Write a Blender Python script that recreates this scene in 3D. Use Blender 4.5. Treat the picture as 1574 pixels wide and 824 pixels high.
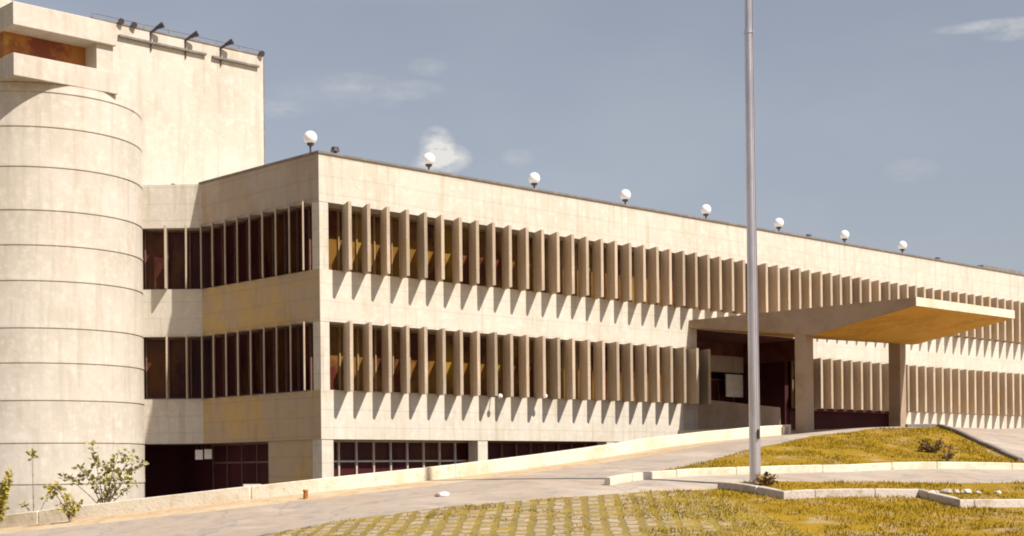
import bpy, bmesh, math, random
import numpy as np
from mathutils import Vector, Matrix, Quaternion
from mathutils.geometry import delaunay_2d_cdt
R = math.radians
rnd = random.Random(7)
for o in list(bpy.data.objects): bpy.data.objects.remove(o)
S = bpy.context.scene
COL = S.collection

# ------------------------------------------------------------------ camera
FPX, CX, CY, ROLL, HEAD = 2285.0, 787.0, 722.0, 0.0105, R(44.1)
FW = Vector((math.sin(HEAD), math.cos(HEAD), 0)); RT = Vector((math.cos(HEAD), -math.sin(HEAD), 0))
CAM = -(RT * (-6.01) + FW * 47.0)                    # eye height is z = 0
cd = bpy.data.cameras.new('camera'); cam = bpy.data.objects.new('camera', cd); COL.objects.link(cam)
cd.sensor_width = 36; cd.lens = FPX / 1574 * 36; cd.shift_y = (CY - 412) / 1574
cd.clip_start = 0.5; cd.clip_end = 6000
cam.location = CAM
cam.rotation_mode = 'QUATERNION'
cam.rotation_quaternion = (Matrix.Rotation(-HEAD, 3, 'Z') @ Matrix.Rotation(R(90), 3, 'X') @ Matrix.Rotation(-ROLL, 3, 'Z')).to_quaternion()
S.camera = cam
S.render.resolution_x, S.render.resolution_y = 1024, 536

def ray(x, y):
    u, v = x - CX, CY - y
    a = u * math.cos(ROLL) + v * math.sin(ROLL); b = -u * math.sin(ROLL) + v * math.cos(ROLL)
    return a / FPX, b / FPX
def G(x, y, F):                                       # photo point at depth F metres -> world
    a, b = ray(x, y)
    return CAM + RT * (a * F) + FW * F + Vector((0, 0, b * F))
def onY(x, y, Y):                                     # photo point on the plane world-y = Y
    a, b = ray(x, y)
    d = RT * a + FW
    F = (Y - CAM.y) / d.y
    return G(x, y, F)

# ------------------------------------------------------------------ light
W = bpy.data.worlds.new('World'); S.world = W; W.use_nodes = True
TOSUN = Vector((.19, -1.0, 1.2)).normalized()
wn = W.node_tree; wn.nodes.clear()
def N(t, typ, **kw):
    n = t.nodes.new(typ)
    for k, v in kw.items():
        if isinstance(k, str) and hasattr(n, k): setattr(n, k, v)
    return n
out = N(wn, 'ShaderNodeOutputWorld'); bg = N(wn, 'ShaderNodeBackground'); bg.inputs[1].default_value = 0.072
sky = N(wn, 'ShaderNodeTexSky'); sky.sky_type = 'NISHITA'; sky.sun_disc = False
sky.sun_elevation = math.asin(TOSUN.z); sky.sun_rotation = math.atan2(TOSUN.x, TOSUN.y)
sky.air_density = 1.3; sky.dust_density = 1.2; sky.ozone_density = 1.0; sky.altitude = 100
hs = N(wn, 'ShaderNodeHueSaturation'); hs.inputs['Saturation'].default_value = 0.36
wn.links.new(sky.outputs[0], hs.inputs['Color'])
mul = N(wn, 'ShaderNodeMix', data_type='RGBA', blend_type='MULTIPLY'); mul.inputs[0].default_value = 1
mul.inputs[7].default_value = (.685, .708, .785, 1)
wn.links.new(hs.outputs[0], mul.inputs[6])
tc = N(wn, 'ShaderNodeTexCoord')
def VM(op, a, b=None):
    n = N(wn, 'ShaderNodeVectorMath', operation=op)
    for i, s in enumerate((a, b)):
        if s is None: continue
        if hasattr(s, 'links'): wn.links.new(s, n.inputs[i])
        else: n.inputs[i].default_value = s
    return n
def MA(op, a, b=None, clamp=False):
    n = N(wn, 'ShaderNodeMath', operation=op); n.use_clamp = clamp
    for i, s in enumerate((a, b)):
        if s is None: continue
        if hasattr(s, 'links'): wn.links.new(s, n.inputs[i])
        else: n.inputs[i].default_value = s
    return n.outputs[0]
nz = N(wn, 'ShaderNodeTexNoise'); nz.inputs['Scale'].default_value = 60; nz.inputs['Detail'].default_value = 6; nz.inputs['Roughness'].default_value = .58
mp = N(wn, 'ShaderNodeMapping'); mp.inputs['Scale'].default_value = (1, 1, 2.4)
wn.links.new(tc.outputs['Generated'], mp.inputs[0]); wn.links.new(mp.outputs[0], nz.inputs['Vector'])
tot = None
# cloud wisps: (photo x, y, half width px, half height px, strength)
for (px, py, hw, hh, st) in ((672, 226, 18, 20, 1.3), (684, 243, 27, 15, 1.2), (665, 254, 22, 12, .9), (1540, 38, 60, 6, .8), (1555, 52, 26, 7, .5), (545, 132, 38, 13, .36),
                             (632, 138, 34, 10, .34), (657, 103, 20, 9, .36), (430, 168, 24, 10, .34), (796, 242, 17, 9, .34), (585, 150, 26, 10, .25),
                             (1400, 262, 26, 12, .22), (480, 148, 50, 16, .14)):
    a, b = ray(px, py); d = (RT * a + FW + Vector((0, 0, b))).normalized()
    df = VM('SUBTRACT', tc.outputs['Generated'], tuple(d)).outputs[0]
    r_ = VM('DOT_PRODUCT', df, tuple(RT * (FPX / hw))).outputs['Value']; u_ = VM('DOT_PRODUCT', df, (0, 0, FPX / hh)).outputs['Value']
    q = MA('ADD', MA('MULTIPLY', r_, r_), MA('MULTIPLY', u_, u_))
    m = MA('MULTIPLY', MA('SUBTRACT', 1.0, MA('MULTIPLY', q, .38), True), st * (1.0 if st > 1 else .72))
    tot = m if tot is None else MA('ADD', tot, m)
dens = MA('MULTIPLY', tot, MA('MULTIPLY', MA('SUBTRACT', nz.outputs['Fac'], .28), 2.6, True), True)
haze_n = N(wn, 'ShaderNodeTexNoise'); haze_n.inputs['Scale'].default_value = 5; haze_n.inputs['Detail'].default_value = 4
wn.links.new(mp.outputs[0], haze_n.inputs['Vector'])
dens = MA('ADD', dens, MA('MULTIPLY', MA('SUBTRACT', haze_n.outputs['Fac'], .42, True), .35), True)
cm = N(wn, 'ShaderNodeMix', data_type='RGBA'); cm.inputs[7].default_value = (6.4, 6.2, 6.0, 1)
wn.links.new(dens, cm.inputs[0]); wn.links.new(mul.outputs[2], cm.inputs[6])
wn.links.new(cm.outputs[2], bg.inputs[0]); wn.links.new(bg.outputs[0], out.inputs[0])

sl = bpy.data.lights.new('sun', 'SUN'); sl.energy = 4.1; sl.angle = R(0.55); sl.color = (1.0, 0.935, 0.84)
so = bpy.data.objects.new('sun', sl); COL.objects.link(so); so.rotation_mode = 'QUATERNION'
so.rotation_quaternion = TOSUN.to_track_quat('Z', 'Y'); so.location = (20, -40, 60)
vs = S.view_settings; vs.view_transform = 'Standard'; vs.look = 'None'; vs.gamma = 1; vs.use_curve_mapping = False; vs.exposure = 0.8
S.render.engine = 'CYCLES'
S.cycles.filter_width = 1.9
S.cycles.max_bounces = 6; S.cycles.diffuse_bounces = 4

# ------------------------------------------------------------------ materials
def mat(name, base, rough=.85, spec=.25, metal=0, noise=(), bump=0, bscale=14, streak=0, streakcol=(.12, .09, .06), obj_var=0, boards=0):
    """noise: list of (scale, colour, low, high, xyz stretch) blotch layers mixed over the base"""
    m = bpy.data.materials.new(name); m.use_nodes = True; t = m.node_tree; b = t.nodes['Principled BSDF']
    b.inputs['Roughness'].default_value = rough; b.inputs['Specular IOR Level'].default_value = spec; b.inputs['Metallic'].default_value = metal
    tcn = N(t, 'ShaderNodeTexCoord'); oi = N(t, 'ShaderNodeObjectInfo')
    off = N(t, 'ShaderNodeVectorMath', operation='SCALE'); off.inputs[0].default_value = (37, 53, 0); t.links.new(oi.outputs['Random'], off.inputs['Scale'])
    ad = N(t, 'ShaderNodeVectorMath', operation='ADD'); t.links.new(tcn.outputs['Object'], ad.inputs[0]); t.links.new(off.outputs[0], ad.inputs[1])
    vec = ad.outputs[0]
    rgb = N(t, 'ShaderNodeRGB'); rgb.outputs[0].default_value = (*base, 1); cur = rgb.outputs[0]
    def layer(cur, colr, scale, lo, hi, stretch, amt=1.0, detail=6):
        mpn = N(t, 'ShaderNodeMapping'); mpn.inputs['Scale'].default_value = stretch; t.links.new(vec, mpn.inputs[0])
        nn = N(t, 'ShaderNodeTexNoise'); nn.inputs['Scale'].default_value = scale; nn.inputs['Detail'].default_value = detail; nn.inputs['Roughness'].default_value = .62
        t.links.new(mpn.outputs[0], nn.inputs['Vector'])
        mr = N(t, 'ShaderNodeMapRange'); mr.inputs[1].default_value = lo; mr.inputs[2].default_value = hi; mr.inputs[4].default_value = amt
        t.links.new(nn.outputs['Fac'], mr.inputs[0])
        mx = N(t, 'ShaderNodeMix', data_type='RGBA'); t.links.new(mr.outputs[0], mx.inputs[0]); t.links.new(cur, mx.inputs[6]); mx.inputs[7].default_value = (*colr, 1)
        return mx.outputs[2]
    for L in noise:
        sc, c, lo, hi = L[:4]; st = L[4] if len(L) > 4 else (1, 1, 1); am = L[5] if len(L) > 5 else 1
        cur = layer(cur, c, sc, lo, hi, st, am)
    if streak: cur = layer(cur, streakcol, 1.6, .52, .78, (1.6, 1.6, .16), streak)
    if obj_var:
        mr = N(t, 'ShaderNodeMapRange'); mr.inputs[3].default_value = 1 - obj_var; mr.inputs[4].default_value = 1 + obj_var; t.links.new(oi.outputs['Random'], mr.inputs[0])
        h = N(t, 'ShaderNodeHueSaturation'); t.links.new(mr.outputs[0], h.inputs['Value']); t.links.new(cur, h.inputs['Color']); cur = h.outputs[0]
    hsrc = None
    if boards:                                        # board-marked concrete: faint horizontal lift lines
        wv = N(t, 'ShaderNodeTexWave', wave_type='BANDS', bands_direction='Z', wave_profile='SAW'); wv.inputs['Scale'].default_value = boards
        wv.inputs['Distortion'].default_value = .6; wv.inputs['Detail'].default_value = 2; wv.inputs['Detail Scale'].default_value = .6
        t.links.new(tcn.outputs['Object'], wv.inputs['Vector'])
        mr = N(t, 'ShaderNodeMapRange'); mr.inputs[1].default_value = .9; mr.inputs[2].default_value = 1; mr.inputs[3].default_value = 1; mr.inputs[4].default_value = .84
        t.links.new(wv.outputs['Fac'], mr.inputs[0])
        h = N(t, 'ShaderNodeHueSaturation'); t.links.new(mr.outputs[0], h.inputs['Value']); t.links.new(cur, h.inputs['Color']); cur = h.outputs[0]
    t.links.new(cur, b.inputs['Base Color'])
    if bump:
        nn = N(t, 'ShaderNodeTexNoise'); nn.inputs['Scale'].default_value = bscale; nn.inputs['Detail'].default_value = 8; t.links.new(vec, nn.inputs['Vector'])
        bp = N(t, 'ShaderNodeBump'); bp.inputs['Strength'].default_value = bump; bp.inputs['Distance'].default_value = .05
        t.links.new(nn.outputs['Fac'], bp.inputs['Height']); t.links.new(bp.outputs[0], b.inputs['Normal'])
    return m
CB = (.55, .50, .425)
M = {}
M['concrete'] = mat('concrete', CB, noise=[(.55, (.51, .455, .375), .42, .62), (3.5, (.60, .55, .475), .5, .68), (1.1, (.45, .395, .30), .58, .72, (1, 1, 2.2), .4),
                    (11, (.46, .40, .32), .52, .7, (1, 1, 1), .2), (4, (.40, .335, .25), .53, .70, (1, 1, .07), .7)], bump=.14, bscale=7, streak=.3, streakcol=(.36, .30, .22), boards=.55)
M['concrete_side'] = mat('concrete_weathered_shaded', (.40, .335, .28), noise=[(.42, (.36, .285, .215), .48, .62), (2.2, (.36, .29, .235), .5, .68), (1.0, (.44, .33, .2), .57, .70, (1, 1, 1.5), .6)],
                         bump=.4, streak=.5, streakcol=(.2, .15, .09), boards=.5)  # darker copy of the concrete: weathering plus shade put into the colour
M['ochre_side'] = mat('concrete_ochre_stain_shaded', (.40, .305, .205), noise=[(.45, (.46, .315, .13), .44, .6), (2.2, (.36, .275, .19), .5, .68), (1.1, (.45, .295, .11), .54, .70, (1, 1, 1.5), .7)],
                         bump=.4, streak=.5, streakcol=(.24, .16, .08), boards=.5)  # real ochre stains; base also darkened to deepen the flank's shade
M['drum'] = mat('drum_concrete', (.53, .475, .41), noise=[(.45, (.48, .425, .355), .42, .62), (4, (.59, .535, .46), .5, .7), (1.3, (.43, .375, .30), .55, .72, (1, 1, .5), .6), (3.5, (.39, .335, .265), .52, .70, (1, 1, .09), .6)],
                bump=.15, bscale=7, streak=.35, streakcol=(.33, .26, .19))
M['fin'] = mat('fin_concrete', (.49, .385, .275), noise=[(2.2, (.40, .32, .245), .42, .62, (3, 3, .3)), (7, (.56, .48, .40), .52, .7, (2, 2, .3), .6), (1.2, (.44, .30, .11), .56, .70, (1, 1, .5), .6)],
               bump=.3, obj_var=.2, streak=.4, streakcol=(.17, .12, .08))
M['glass'] = mat('dark_glass', (.055, .012, .013), rough=.35, spec=.15, noise=[(.35, (.085, .03, .008), .48, .6), (1.3, (.035, .006, .010), .5, .6, (1, 1, .3))])
M['glass_warm'] = mat('brown_glass', (.17, .085, .018), rough=.35, spec=.25, noise=[(.5, (.075, .018, .012), .46, .58), (.9, (.26, .16, .02), .52, .66, (1, 1, .4))])
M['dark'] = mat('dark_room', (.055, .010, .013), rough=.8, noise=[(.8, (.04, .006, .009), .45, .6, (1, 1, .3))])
M['frame'] = mat('pale_frame', (.50, .43, .36), rough=.5, noise=[(5, (.36, .3, .24), .5, .7)])
M['frame_tan'] = mat('tan_frame', (.30, .20, .10), rough=.6, noise=[(4, (.2, .12, .05), .5, .7)])
M['frame_dark'] = mat('brown_frame', (.16, .085, .07), rough=.5, noise=[(5, (.1, .05, .04), .5, .7)])
M['maroon'] = mat('maroon_shade', (.15, .045, .035), rough=.7, noise=[(1.2, (.10, .03, .028), .45, .6)])  # dark red-brown that paints the deep shade of the entrance recess
M['soffit'] = mat('canopy_soffit', (.56, .30, .03), noise=[(.6, (.46, .23, .02), .45, .6), (3, (.58, .36, .08), .52, .7)], bump=.3)
M['canopy'] = mat('canopy_concrete', (.36, .27, .20), noise=[(.8, (.29, .205, .14), .45, .62), (4, (.36, .27, .17), .5, .7)], bump=.3)
M['amber'] = mat('ochre_recess', (.36, .15, .04), noise=[(.7, (.2, .055, .03), .45, .56, (1, 1, 1)), (2, (.42, .24, .06), .56, .66)], bump=.2)
M['coping'] = mat('coping_metal', (.17, .15, .14), rough=.6, noise=[(3, (.26, .23, .2), .5, .7)])
M['globe'] = mat('opal_globe', (.82, .80, .83), rough=.25, spec=.5)
M['black'] = mat('dark_metal', (.055, .04, .05), rough=.5, spec=.4, noise=[(9, (.09, .06, .06), .5, .7)])
M['pole'] = mat('galvanised_steel', (.62, .58, .61), rough=.36, spec=.5, metal=.8, noise=[(3, (.50, .46, .48), .45, .65, (1, 1, .25)), (14, (.58, .54, .54), .52, .7)], bump=.08)
M['road'] = mat('road_concrete', (.365, .30, .245), noise=[(.35, (.36, .275, .21), .45, .6), (1.6, (.27, .235, .21), .5, .66), (.9, (.40, .335, .27), .55, .7, (1, 1, 1), .7), (9, (.30, .25, .21), .55, .72, (1, 1, 1), .6), (.6, (.45, .37, .30), .52, .62, (1, .25, 1), .8), (.8, (.24, .20, .175), .60, .70, (.3, 1.6, 1), .6)], bump=.4, bscale=20)
M['gutter'] = mat('gutter_soil', (.46, .315, .19), noise=[(.8, (.50, .40, .27), .42, .6), (3, (.36, .21, .10), .54, .68), (12, (.30, .2, .12), .52, .7, (1, 1, 1), .5)], bump=.4)
M['kerb'] = mat('kerb_paint', (.66, .59, .47), noise=[(1.2, (.56, .47, .33), .48, .64), (6, (.45, .37, .28), .55, .7, (1, 1, 1), .7)], bump=.3)
M['kerb_grey'] = mat('kerb_concrete', (.50, .44, .39), noise=[(2, (.38, .31, .24), .5, .65), (8, (.3, .24, .19), .55, .7, (1, 1, 1), .6)], bump=.4)
M['grass'] = mat('grass_ground', (.26, .15, .002), noise=[(.5, (.31, .18, .004), .45, .6), (2.5, (.21, .135, .002), .48, .62), (1.1, (.36, .25, .13), .53, .63, (1, 1, 1), .9), (14, (.27, .165, .012), .5, .7, (1, 1, 1), .7)], bump=.8, bscale=25)
M['soil'] = mat('forecourt_paving', (.25, .2, .16), noise=[(1, (.18, .14, .10), .45, .6)])
M['leaf'] = mat('leaf', (.13, .115, .03), rough=.6, noise=[(6, (.17, .14, .06), .45, .6)])
M['leaf_dull'] = mat('dull_leaf', (.38, .34, .12), rough=.7, noise=[(6, (.24, .21, .08), .45, .6)])
M['leaf_gold'] = mat('yellow_leaf', (.40, .33, .06), rough=.6, noise=[(5, (.26, .21, .04), .45, .6)])
M['leaf_dark'] = mat('dry_leaf', (.22, .13, .03), rough=.7, noise=[(5, (.13, .08, .03), .45, .6)])
M['bark'] = mat('bark', (.30, .23, .15), noise=[(9, (.12, .08, .05), .45, .6)])
M['rock'] = mat('rock', (.55, .50, .46), noise=[(8, (.38, .33, .28), .45, .6)], bump=.5)
M['white'] = mat('white_panel', (.72, .68, .62), rough=.6, noise=[(5, (.5, .45, .38), .52, .7)])
M['rust'] = mat('rusty_marker', (.40, .15, .035), rough=.7, noise=[(12, (.25, .09, .03), .45, .6)])
def blade_mat(name, c1, c2, c3):
    m = bpy.data.materials.new(name); m.use_nodes = True; t = m.node_tree; b = t.nodes['Principled BSDF']; b.inputs['Roughness'].default_value = .8; b.inputs['Specular IOR Level'].default_value = .08
    g = N(t, 'ShaderNodeNewGeometry'); tcn = N(t, 'ShaderNodeTexCoord'); nn = N(t, 'ShaderNodeTexNoise'); nn.inputs['Scale'].default_value = .7; nn.inputs['Detail'].default_value = 5
    t.links.new(tcn.outputs['Object'], nn.inputs['Vector'])
    a = N(t, 'ShaderNodeMath', operation='ADD'); mlt = N(t, 'ShaderNodeMath', operation='MULTIPLY'); mlt.inputs[1].default_value = .5
    t.links.new(g.outputs['Random Per Island'], mlt.inputs[0]); t.links.new(mlt.outputs[0], a.inputs[0])
    s = N(t, 'ShaderNodeMath', operation='SUBTRACT'); s.inputs[1].default_value = .25; t.links.new(nn.outputs['Fac'], s.inputs[0]); t.links.new(s.outputs[0], a.inputs[1])
    r = N(t, 'ShaderNodeValToRGB'); r.color_ramp.elements[0].color = (*c1, 1); r.color_ramp.elements[1].color = (*c3, 1); r.color_ramp.elements[0].position = .25; r.color_ramp.elements[1].position = .8
    e = r.color_ramp.elements.new(.5); e.color = (*c2, 1)
    t.links.new(a.outputs[0], r.inputs[0]); t.links.new(r.outputs[0], b.inputs['Base Color'])
    return m
M['blades'] = blade_mat('grass_blades', (.12, .10, .002), (.26, .17, .002), (.41, .27, .045))
def paver_mat():
    m = bpy.data.materials.new('grass_pavers'); m.use_nodes = True; t = m.node_tree; b = t.nodes['Principled BSDF']; b.inputs['Roughness'].default_value = .9
    tcn = N(t, 'ShaderNodeTexCoord'); mpn = N(t, 'ShaderNodeMapping'); mpn.inputs['Rotation'].default_value = (0, 0, HEAD - R(90) + R(2)); t.links.new(tcn.outputs['Object'], mpn.inputs[0])
    wob = N(t, 'ShaderNodeTexNoise'); wob.inputs['Scale'].default_value = 3; t.links.new(tcn.outputs['Object'], wob.inputs['Vector'])
    sc = N(t, 'ShaderNodeVectorMath', operation='SCALE'); sc.inputs['Scale'].default_value = .24; t.links.new(wob.outputs['Color'], sc.inputs[0])
    ad = N(t, 'ShaderNodeVectorMath', operation='ADD'); t.links.new(mpn.outputs[0], ad.inputs[0]); t.links.new(sc.outputs[0], ad.inputs[1])
    br = N(t, 'ShaderNodeTexBrick'); br.inputs['Scale'].default_value = 1; br.inputs['Brick Width'].default_value = .62; br.inputs['Row Height'].default_value = .40
    br.inputs['Mortar Size'].default_value = .11; br.inputs['Mortar Smooth'].default_value = .5; br.offset = .5
    br.inputs['Color1'].default_value = (.39, .305, .215, 1); br.inputs['Color2'].default_value = (.27, .205, .13, 1); br.inputs['Mortar'].default_value = (.20, .14, .025, 1)
    t.links.new(ad.outputs[0], br.inputs['Vector'])
    n2 = N(t, 'ShaderNodeTexNoise'); n2.inputs['Scale'].default_value = 1.1; n2.inputs['Detail'].default_value = 7; n2.inputs['Roughness'].default_value = .7; t.links.new(tcn.outputs['Object'], n2.inputs['Vector'])
    mr = N(t, 'ShaderNodeMapRange'); mr.inputs[1].default_value = .48; mr.inputs[2].default_value = .66; mr.inputs[4].default_value = .8; t.links.new(n2.outputs['Fac'], mr.inputs[0])
    dt = N(t, 'ShaderNodeVectorMath', operation='DOT_PRODUCT'); dt.inputs[1].default_value = tuple(RT); t.links.new(tcn.outputs['Object'], dt.inputs[0])
    gr = N(t, 'ShaderNodeMapRange'); c0_ = CAM.dot(RT); gr.inputs[1].default_value = c0_ + 2.4; gr.inputs[2].default_value = c0_ + 6.0; gr.inputs[4].default_value = 1.0; t.links.new(dt.outputs['Value'], gr.inputs[0])
    ga = N(t, 'ShaderNodeMath', operation='ADD'); ga.use_clamp = True; gm_ = N(t, 'ShaderNodeMath', operation='MULTIPLY'); gm_.inputs[1].default_value = 1.6; t.links.new(n2.outputs['Fac'], gm_.inputs[0])
    gm2 = N(t, 'ShaderNodeMath', operation='MULTIPLY'); t.links.new(gm_.outputs[0], gm2.inputs[0]); t.links.new(gr.outputs[0], gm2.inputs[1])
    t.links.new(mr.outputs[0], ga.inputs[0]); t.links.new(gm2.outputs[0], ga.inputs[1])
    mx = N(t, 'ShaderNodeMix', data_type='RGBA'); t.links.new(ga.outputs[0], mx.inputs[0]); t.links.new(br.outputs['Color'], mx.inputs[6]); mx.inputs[7].default_value = (.29, .19, .012, 1)
    n3 = N(t, 'ShaderNodeTexNoise'); n3.inputs['Scale'].default_value = 9; n3.inputs['Detail'].default_value = 5; t.links.new(tcn.outputs['Object'], n3.inputs['Vector'])
    m3 = N(t, 'ShaderNodeMapRange'); m3.inputs[1].default_value = .5; m3.inputs[2].default_value = .68; m3.inputs[4].default_value = .6; t.links.new(n3.outputs['Fac'], m3.inputs[0])
    mx2 = N(t, 'ShaderNodeMix', data_type='RGBA'); t.links.new(m3.outputs[0], mx2.inputs[0]); t.links.new(mx.outputs[2], mx2.inputs[6]); mx2.inputs[7].default_value = (.17, .12, .06, 1)
    t.links.new(mx2.outputs[2], b.inputs['Base Color'])
    bp = N(t, 'ShaderNodeBump'); bp.inputs['Strength'].default_value = .6; bp.inputs['Distance'].default_value = .04; t.links.new(br.outputs['Fac'], bp.inputs['Height']); bp.invert = True
    t.links.new(bp.outputs[0], b.inputs['Normal'])
    return m
M['paver'] = paver_mat()
def add_cracks(m, scale, width, colr, amt):
    t = m.node_tree; b = t.nodes['Principled BSDF']; src = b.inputs['Base Color'].links[0].from_socket
    tcn = N(t, 'ShaderNodeTexCoord'); nn = N(t, 'ShaderNodeTexNoise'); nn.inputs['Scale'].default_value = 1.5; nn.inputs['Detail'].default_value = 6; t.links.new(tcn.outputs['Object'], nn.inputs['Vector'])
    sc = N(t, 'ShaderNodeVectorMath', operation='SCALE'); sc.inputs['Scale'].default_value = .8; t.links.new(nn.outputs['Color'], sc.inputs[0])
    ad = N(t, 'ShaderNodeVectorMath', operation='ADD'); t.links.new(tcn.outputs['Object'], ad.inputs[0]); t.links.new(sc.outputs[0], ad.inputs[1])
    v = N(t, 'ShaderNodeTexVoronoi', feature='DISTANCE_TO_EDGE'); v.inputs['Scale'].default_value = scale; t.links.new(ad.outputs[0], v.inputs['Vector'])
    mr = N(t, 'ShaderNodeMapRange'); mr.inputs[1].default_value = 0; mr.inputs[2].default_value = width; mr.inputs[3].default_value = amt; mr.inputs[4].default_value = 0; t.links.new(v.outputs['Distance'], mr.inputs[0])
    mx = N(t, 'ShaderNodeMix', data_type='RGBA'); t.links.new(mr.outputs[0], mx.inputs[0]); t.links.new(src, mx.inputs[6]); mx.inputs[7].default_value = (*colr, 1); t.links.new(mx.outputs[2], b.inputs['Base Color'])
add_cracks(M['road'], .2, .009, (.2, .16, .13), .55)

# ------------------------------------------------------------------ mesh helpers
BASE = {}
def tag(o, label=None, cat=None, group=None, kind=None):
    if label: o['label'] = label
    if cat: o['category'] = cat
    if group: o['group'] = group
    if kind: o['kind'] = kind
    return o
def thing(name, label, cat, loc, group=None):
    o = bpy.data.objects.new(name, None); o.empty_display_size = .3; COL.objects.link(o); o.location = loc
    BASE[o.name] = Vector(loc); return tag(o, label, cat, group)
class MB:
    def __init__(s): s.v = []; s.f = []
    def add(s, vs, fs):
        n = len(s.v); s.v += [tuple(v) for v in vs]; s.f += [tuple(i + n for i in f) for f in fs]; return s
    def box(s, x0, x1, y0, y1, z0, z1):
        v = [(x0, y0, z0), (x1, y0, z0), (x1, y1, z0), (x0, y1, z0), (x0, y0, z1), (x1, y0, z1), (x1, y1, z1), (x0, y1, z1)]
        return s.add(v, [(0, 3, 2, 1), (4, 5, 6, 7), (0, 1, 5, 4), (1, 2, 6, 5), (2, 3, 7, 6), (3, 0, 4, 7)])
    def prism(s, poly, z0, z1):                       # poly counter-clockwise
        n = len(poly)
        v = [(p[0], p[1], z0) for p in poly] + [(p[0], p[1], z1) for p in poly]
        return s.add(v, [tuple(range(n))[::-1], tuple(range(n, 2 * n))] + [(i, (i + 1) % n, n + (i + 1) % n, n + i) for i in range(n)])
    def tube(s, p0, p1, r0, r1=None, n=12):
        r1 = r0 if r1 is None else r1; p0 = Vector(p0); p1 = Vector(p1); d = (p1 - p0).normalized()
        a = d.orthogonal().normalized(); b = d.cross(a)
        v = [p0 + (a * math.cos(2 * math.pi * i / n) + b * math.sin(2 * math.pi * i / n)) * r0 for i in range(n)] + \
            [p1 + (a * math.cos(2 * math.pi * i / n) + b * math.sin(2 * math.pi * i / n)) * r1 for i in range(n)]
        return s.add(v, [(i, (i + 1) % n, n + (i + 1) % n, n + i) for i in range(n)] + [tuple(range(n))[::-1], tuple(range(n, 2 * n))])
    def lathe(s, prof, c, n=48):                      # prof: (r, z) bottom to top, closed with caps
        v = []
        for r, z in prof: v += [(c[0] + r * math.cos(2 * math.pi * i / n), c[1] + r * math.sin(2 * math.pi * i / n), z) for i in range(n)]
        f = [(k * n + i, k * n + (i + 1) % n, (k + 1) * n + (i + 1) % n, (k + 1) * n + i) for k in range(len(prof) - 1) for i in range(n)]
        m = (len(prof) - 1) * n
        return s.add(v, f + [tuple(range(n))[::-1], tuple(range(m, m + n))])
    def sphere(s, c, r, n=20, m=12, sq=1.0):
        prof = [(max(r * math.sin(math.pi * k / m), .002), c[2] - r * sq * math.cos(math.pi * k / m)) for k in range(m + 1)]
        return s.lathe(prof, c, n)
    def obox(s, c, ax, ay, az):                       # oriented box, half axes
        c = Vector(c); v = [c + ax * i + ay * j + az * k for k in (-1, 1) for j in (-1, 1) for i in (-1, 1)]
        return s.add(v, [(0, 2, 3, 1), (4, 5, 7, 6), (0, 1, 5, 4), (1, 3, 7, 5), (3, 2, 6, 7), (2, 0, 4, 6)])
    def build(s, name, m, parent=None, smooth=False, bevel=0, at=None):
        me = bpy.data.meshes.new(name); off = Vector((0, 0, 0))
        if parent is not None: off = BASE[parent.name]
        if at is not None: off = Vector(at)
        me.from_pydata([tuple(Vector(v) - off) for v in s.v], [], s.f)
        me.materials.append(m)
        bm = bmesh.new(); bm.from_mesh(me); bmesh.ops.recalc_face_normals(bm, faces=bm.faces); bm.to_mesh(me); bm.free()
        if smooth: me.shade_smooth()
        o = bpy.data.objects.new(name, me); COL.objects.link(o)
        if parent is not None: o.parent = parent; BASE[o.name] = off
        else:
            o.location = off; BASE[o.name] = off
        if bevel:
            b = o.modifiers.new('bevel', 'BEVEL'); b.width = bevel; b.segments = 2; b.limit_method = 'ANGLE'
        return o
def noisy_wall(mb): return mb

# ------------------------------------------------------------------ terrain
CP = []                                               # control points (x, y, z)
def cp(px, py, F, dz=0): p = G(px, py, F); CP.append((p.x, p.y, p.z + dz)); return p
K1 = [(-160, 838, 44.5), (0, 812, 43), (110, 799, 42.3), (220, 786, 42), (350, 771, 41.8), (490, 756, 42), (590, 746, 42.8), (700, 734, 44), (820, 719, 45.8), (950, 700, 48), (1050, 685, 52), (1130, 676, 54), (1216, 669, 56)]
K1P = [cp(*k) for k in K1]
for k in [(0, 838, 38), (200, 850, 34.5), (370, 827, 33), (520, 800, 34.6), (700, 777, 36), (850, 766, 36.8), (940, 760, 37), (1100, 756, 37.2),
          (1040, 719, 42), (1160, 687, 46), (1250, 668, 50), (1340, 657, 53), (1440, 655.5, 55), (1500, 681, 51), (1565, 710, 47), (1700, 716, 47),
          (1000, 736, 39.4), (1160, 729.5, 40.5), (1300, 726, 41.5), (1574, 722, 44), (1000, 743, 38), (1161, 741, 37.5), (1574, 742, 40.5), (1360, 741, 39),
          (1110, 750, 37.1), (1205, 768, 35.4), (1410, 765, 36.8), (1475, 780, 35), (1600, 780, 36.3),
          (787, 824, 31), (1200, 824, 30.6), (1574, 826, 30.4), (1380, 690, 47.5), (1300, 700, 44.5), (1450, 700, 47)]: cp(*k)
for (F, z) in ((26, -1.55), (15, -1.62), (0, -1.62), (-30, -1.7)):
    for X in (-14, 0, 14):
        p = CAM + FW * F + RT * X * (1 if F > 5 else 3); CP.append((p.x, p.y, z))
for (x, y, z) in ((20, -5.5, 1.42), (26, -5.5, 1.48), (20, 3, 1.5), (27, 3, 1.5), (24, -9.5, 1.42), (33, 0, 1.62), (33, -4, 1.55), (40, 0, 1.8), (47, 0, 1.98), (60, 0, 2.1), (80, 0, 2.1), (90, 40, 1.5), (30, 40, 1.0),
                  (50, -12, 1.0), (70, -25, .3), (-60, 20, -2), (-30, 60, -1.8), (16, 0, 1.35), (0, -60, -1.8), (60, -70, -1.6)): CP.append((x, y, z))
P = np.array(CP); n = len(P)
D = np.linalg.norm(P[:, None, :2] - P[None, :, :2], axis=2)
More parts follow.
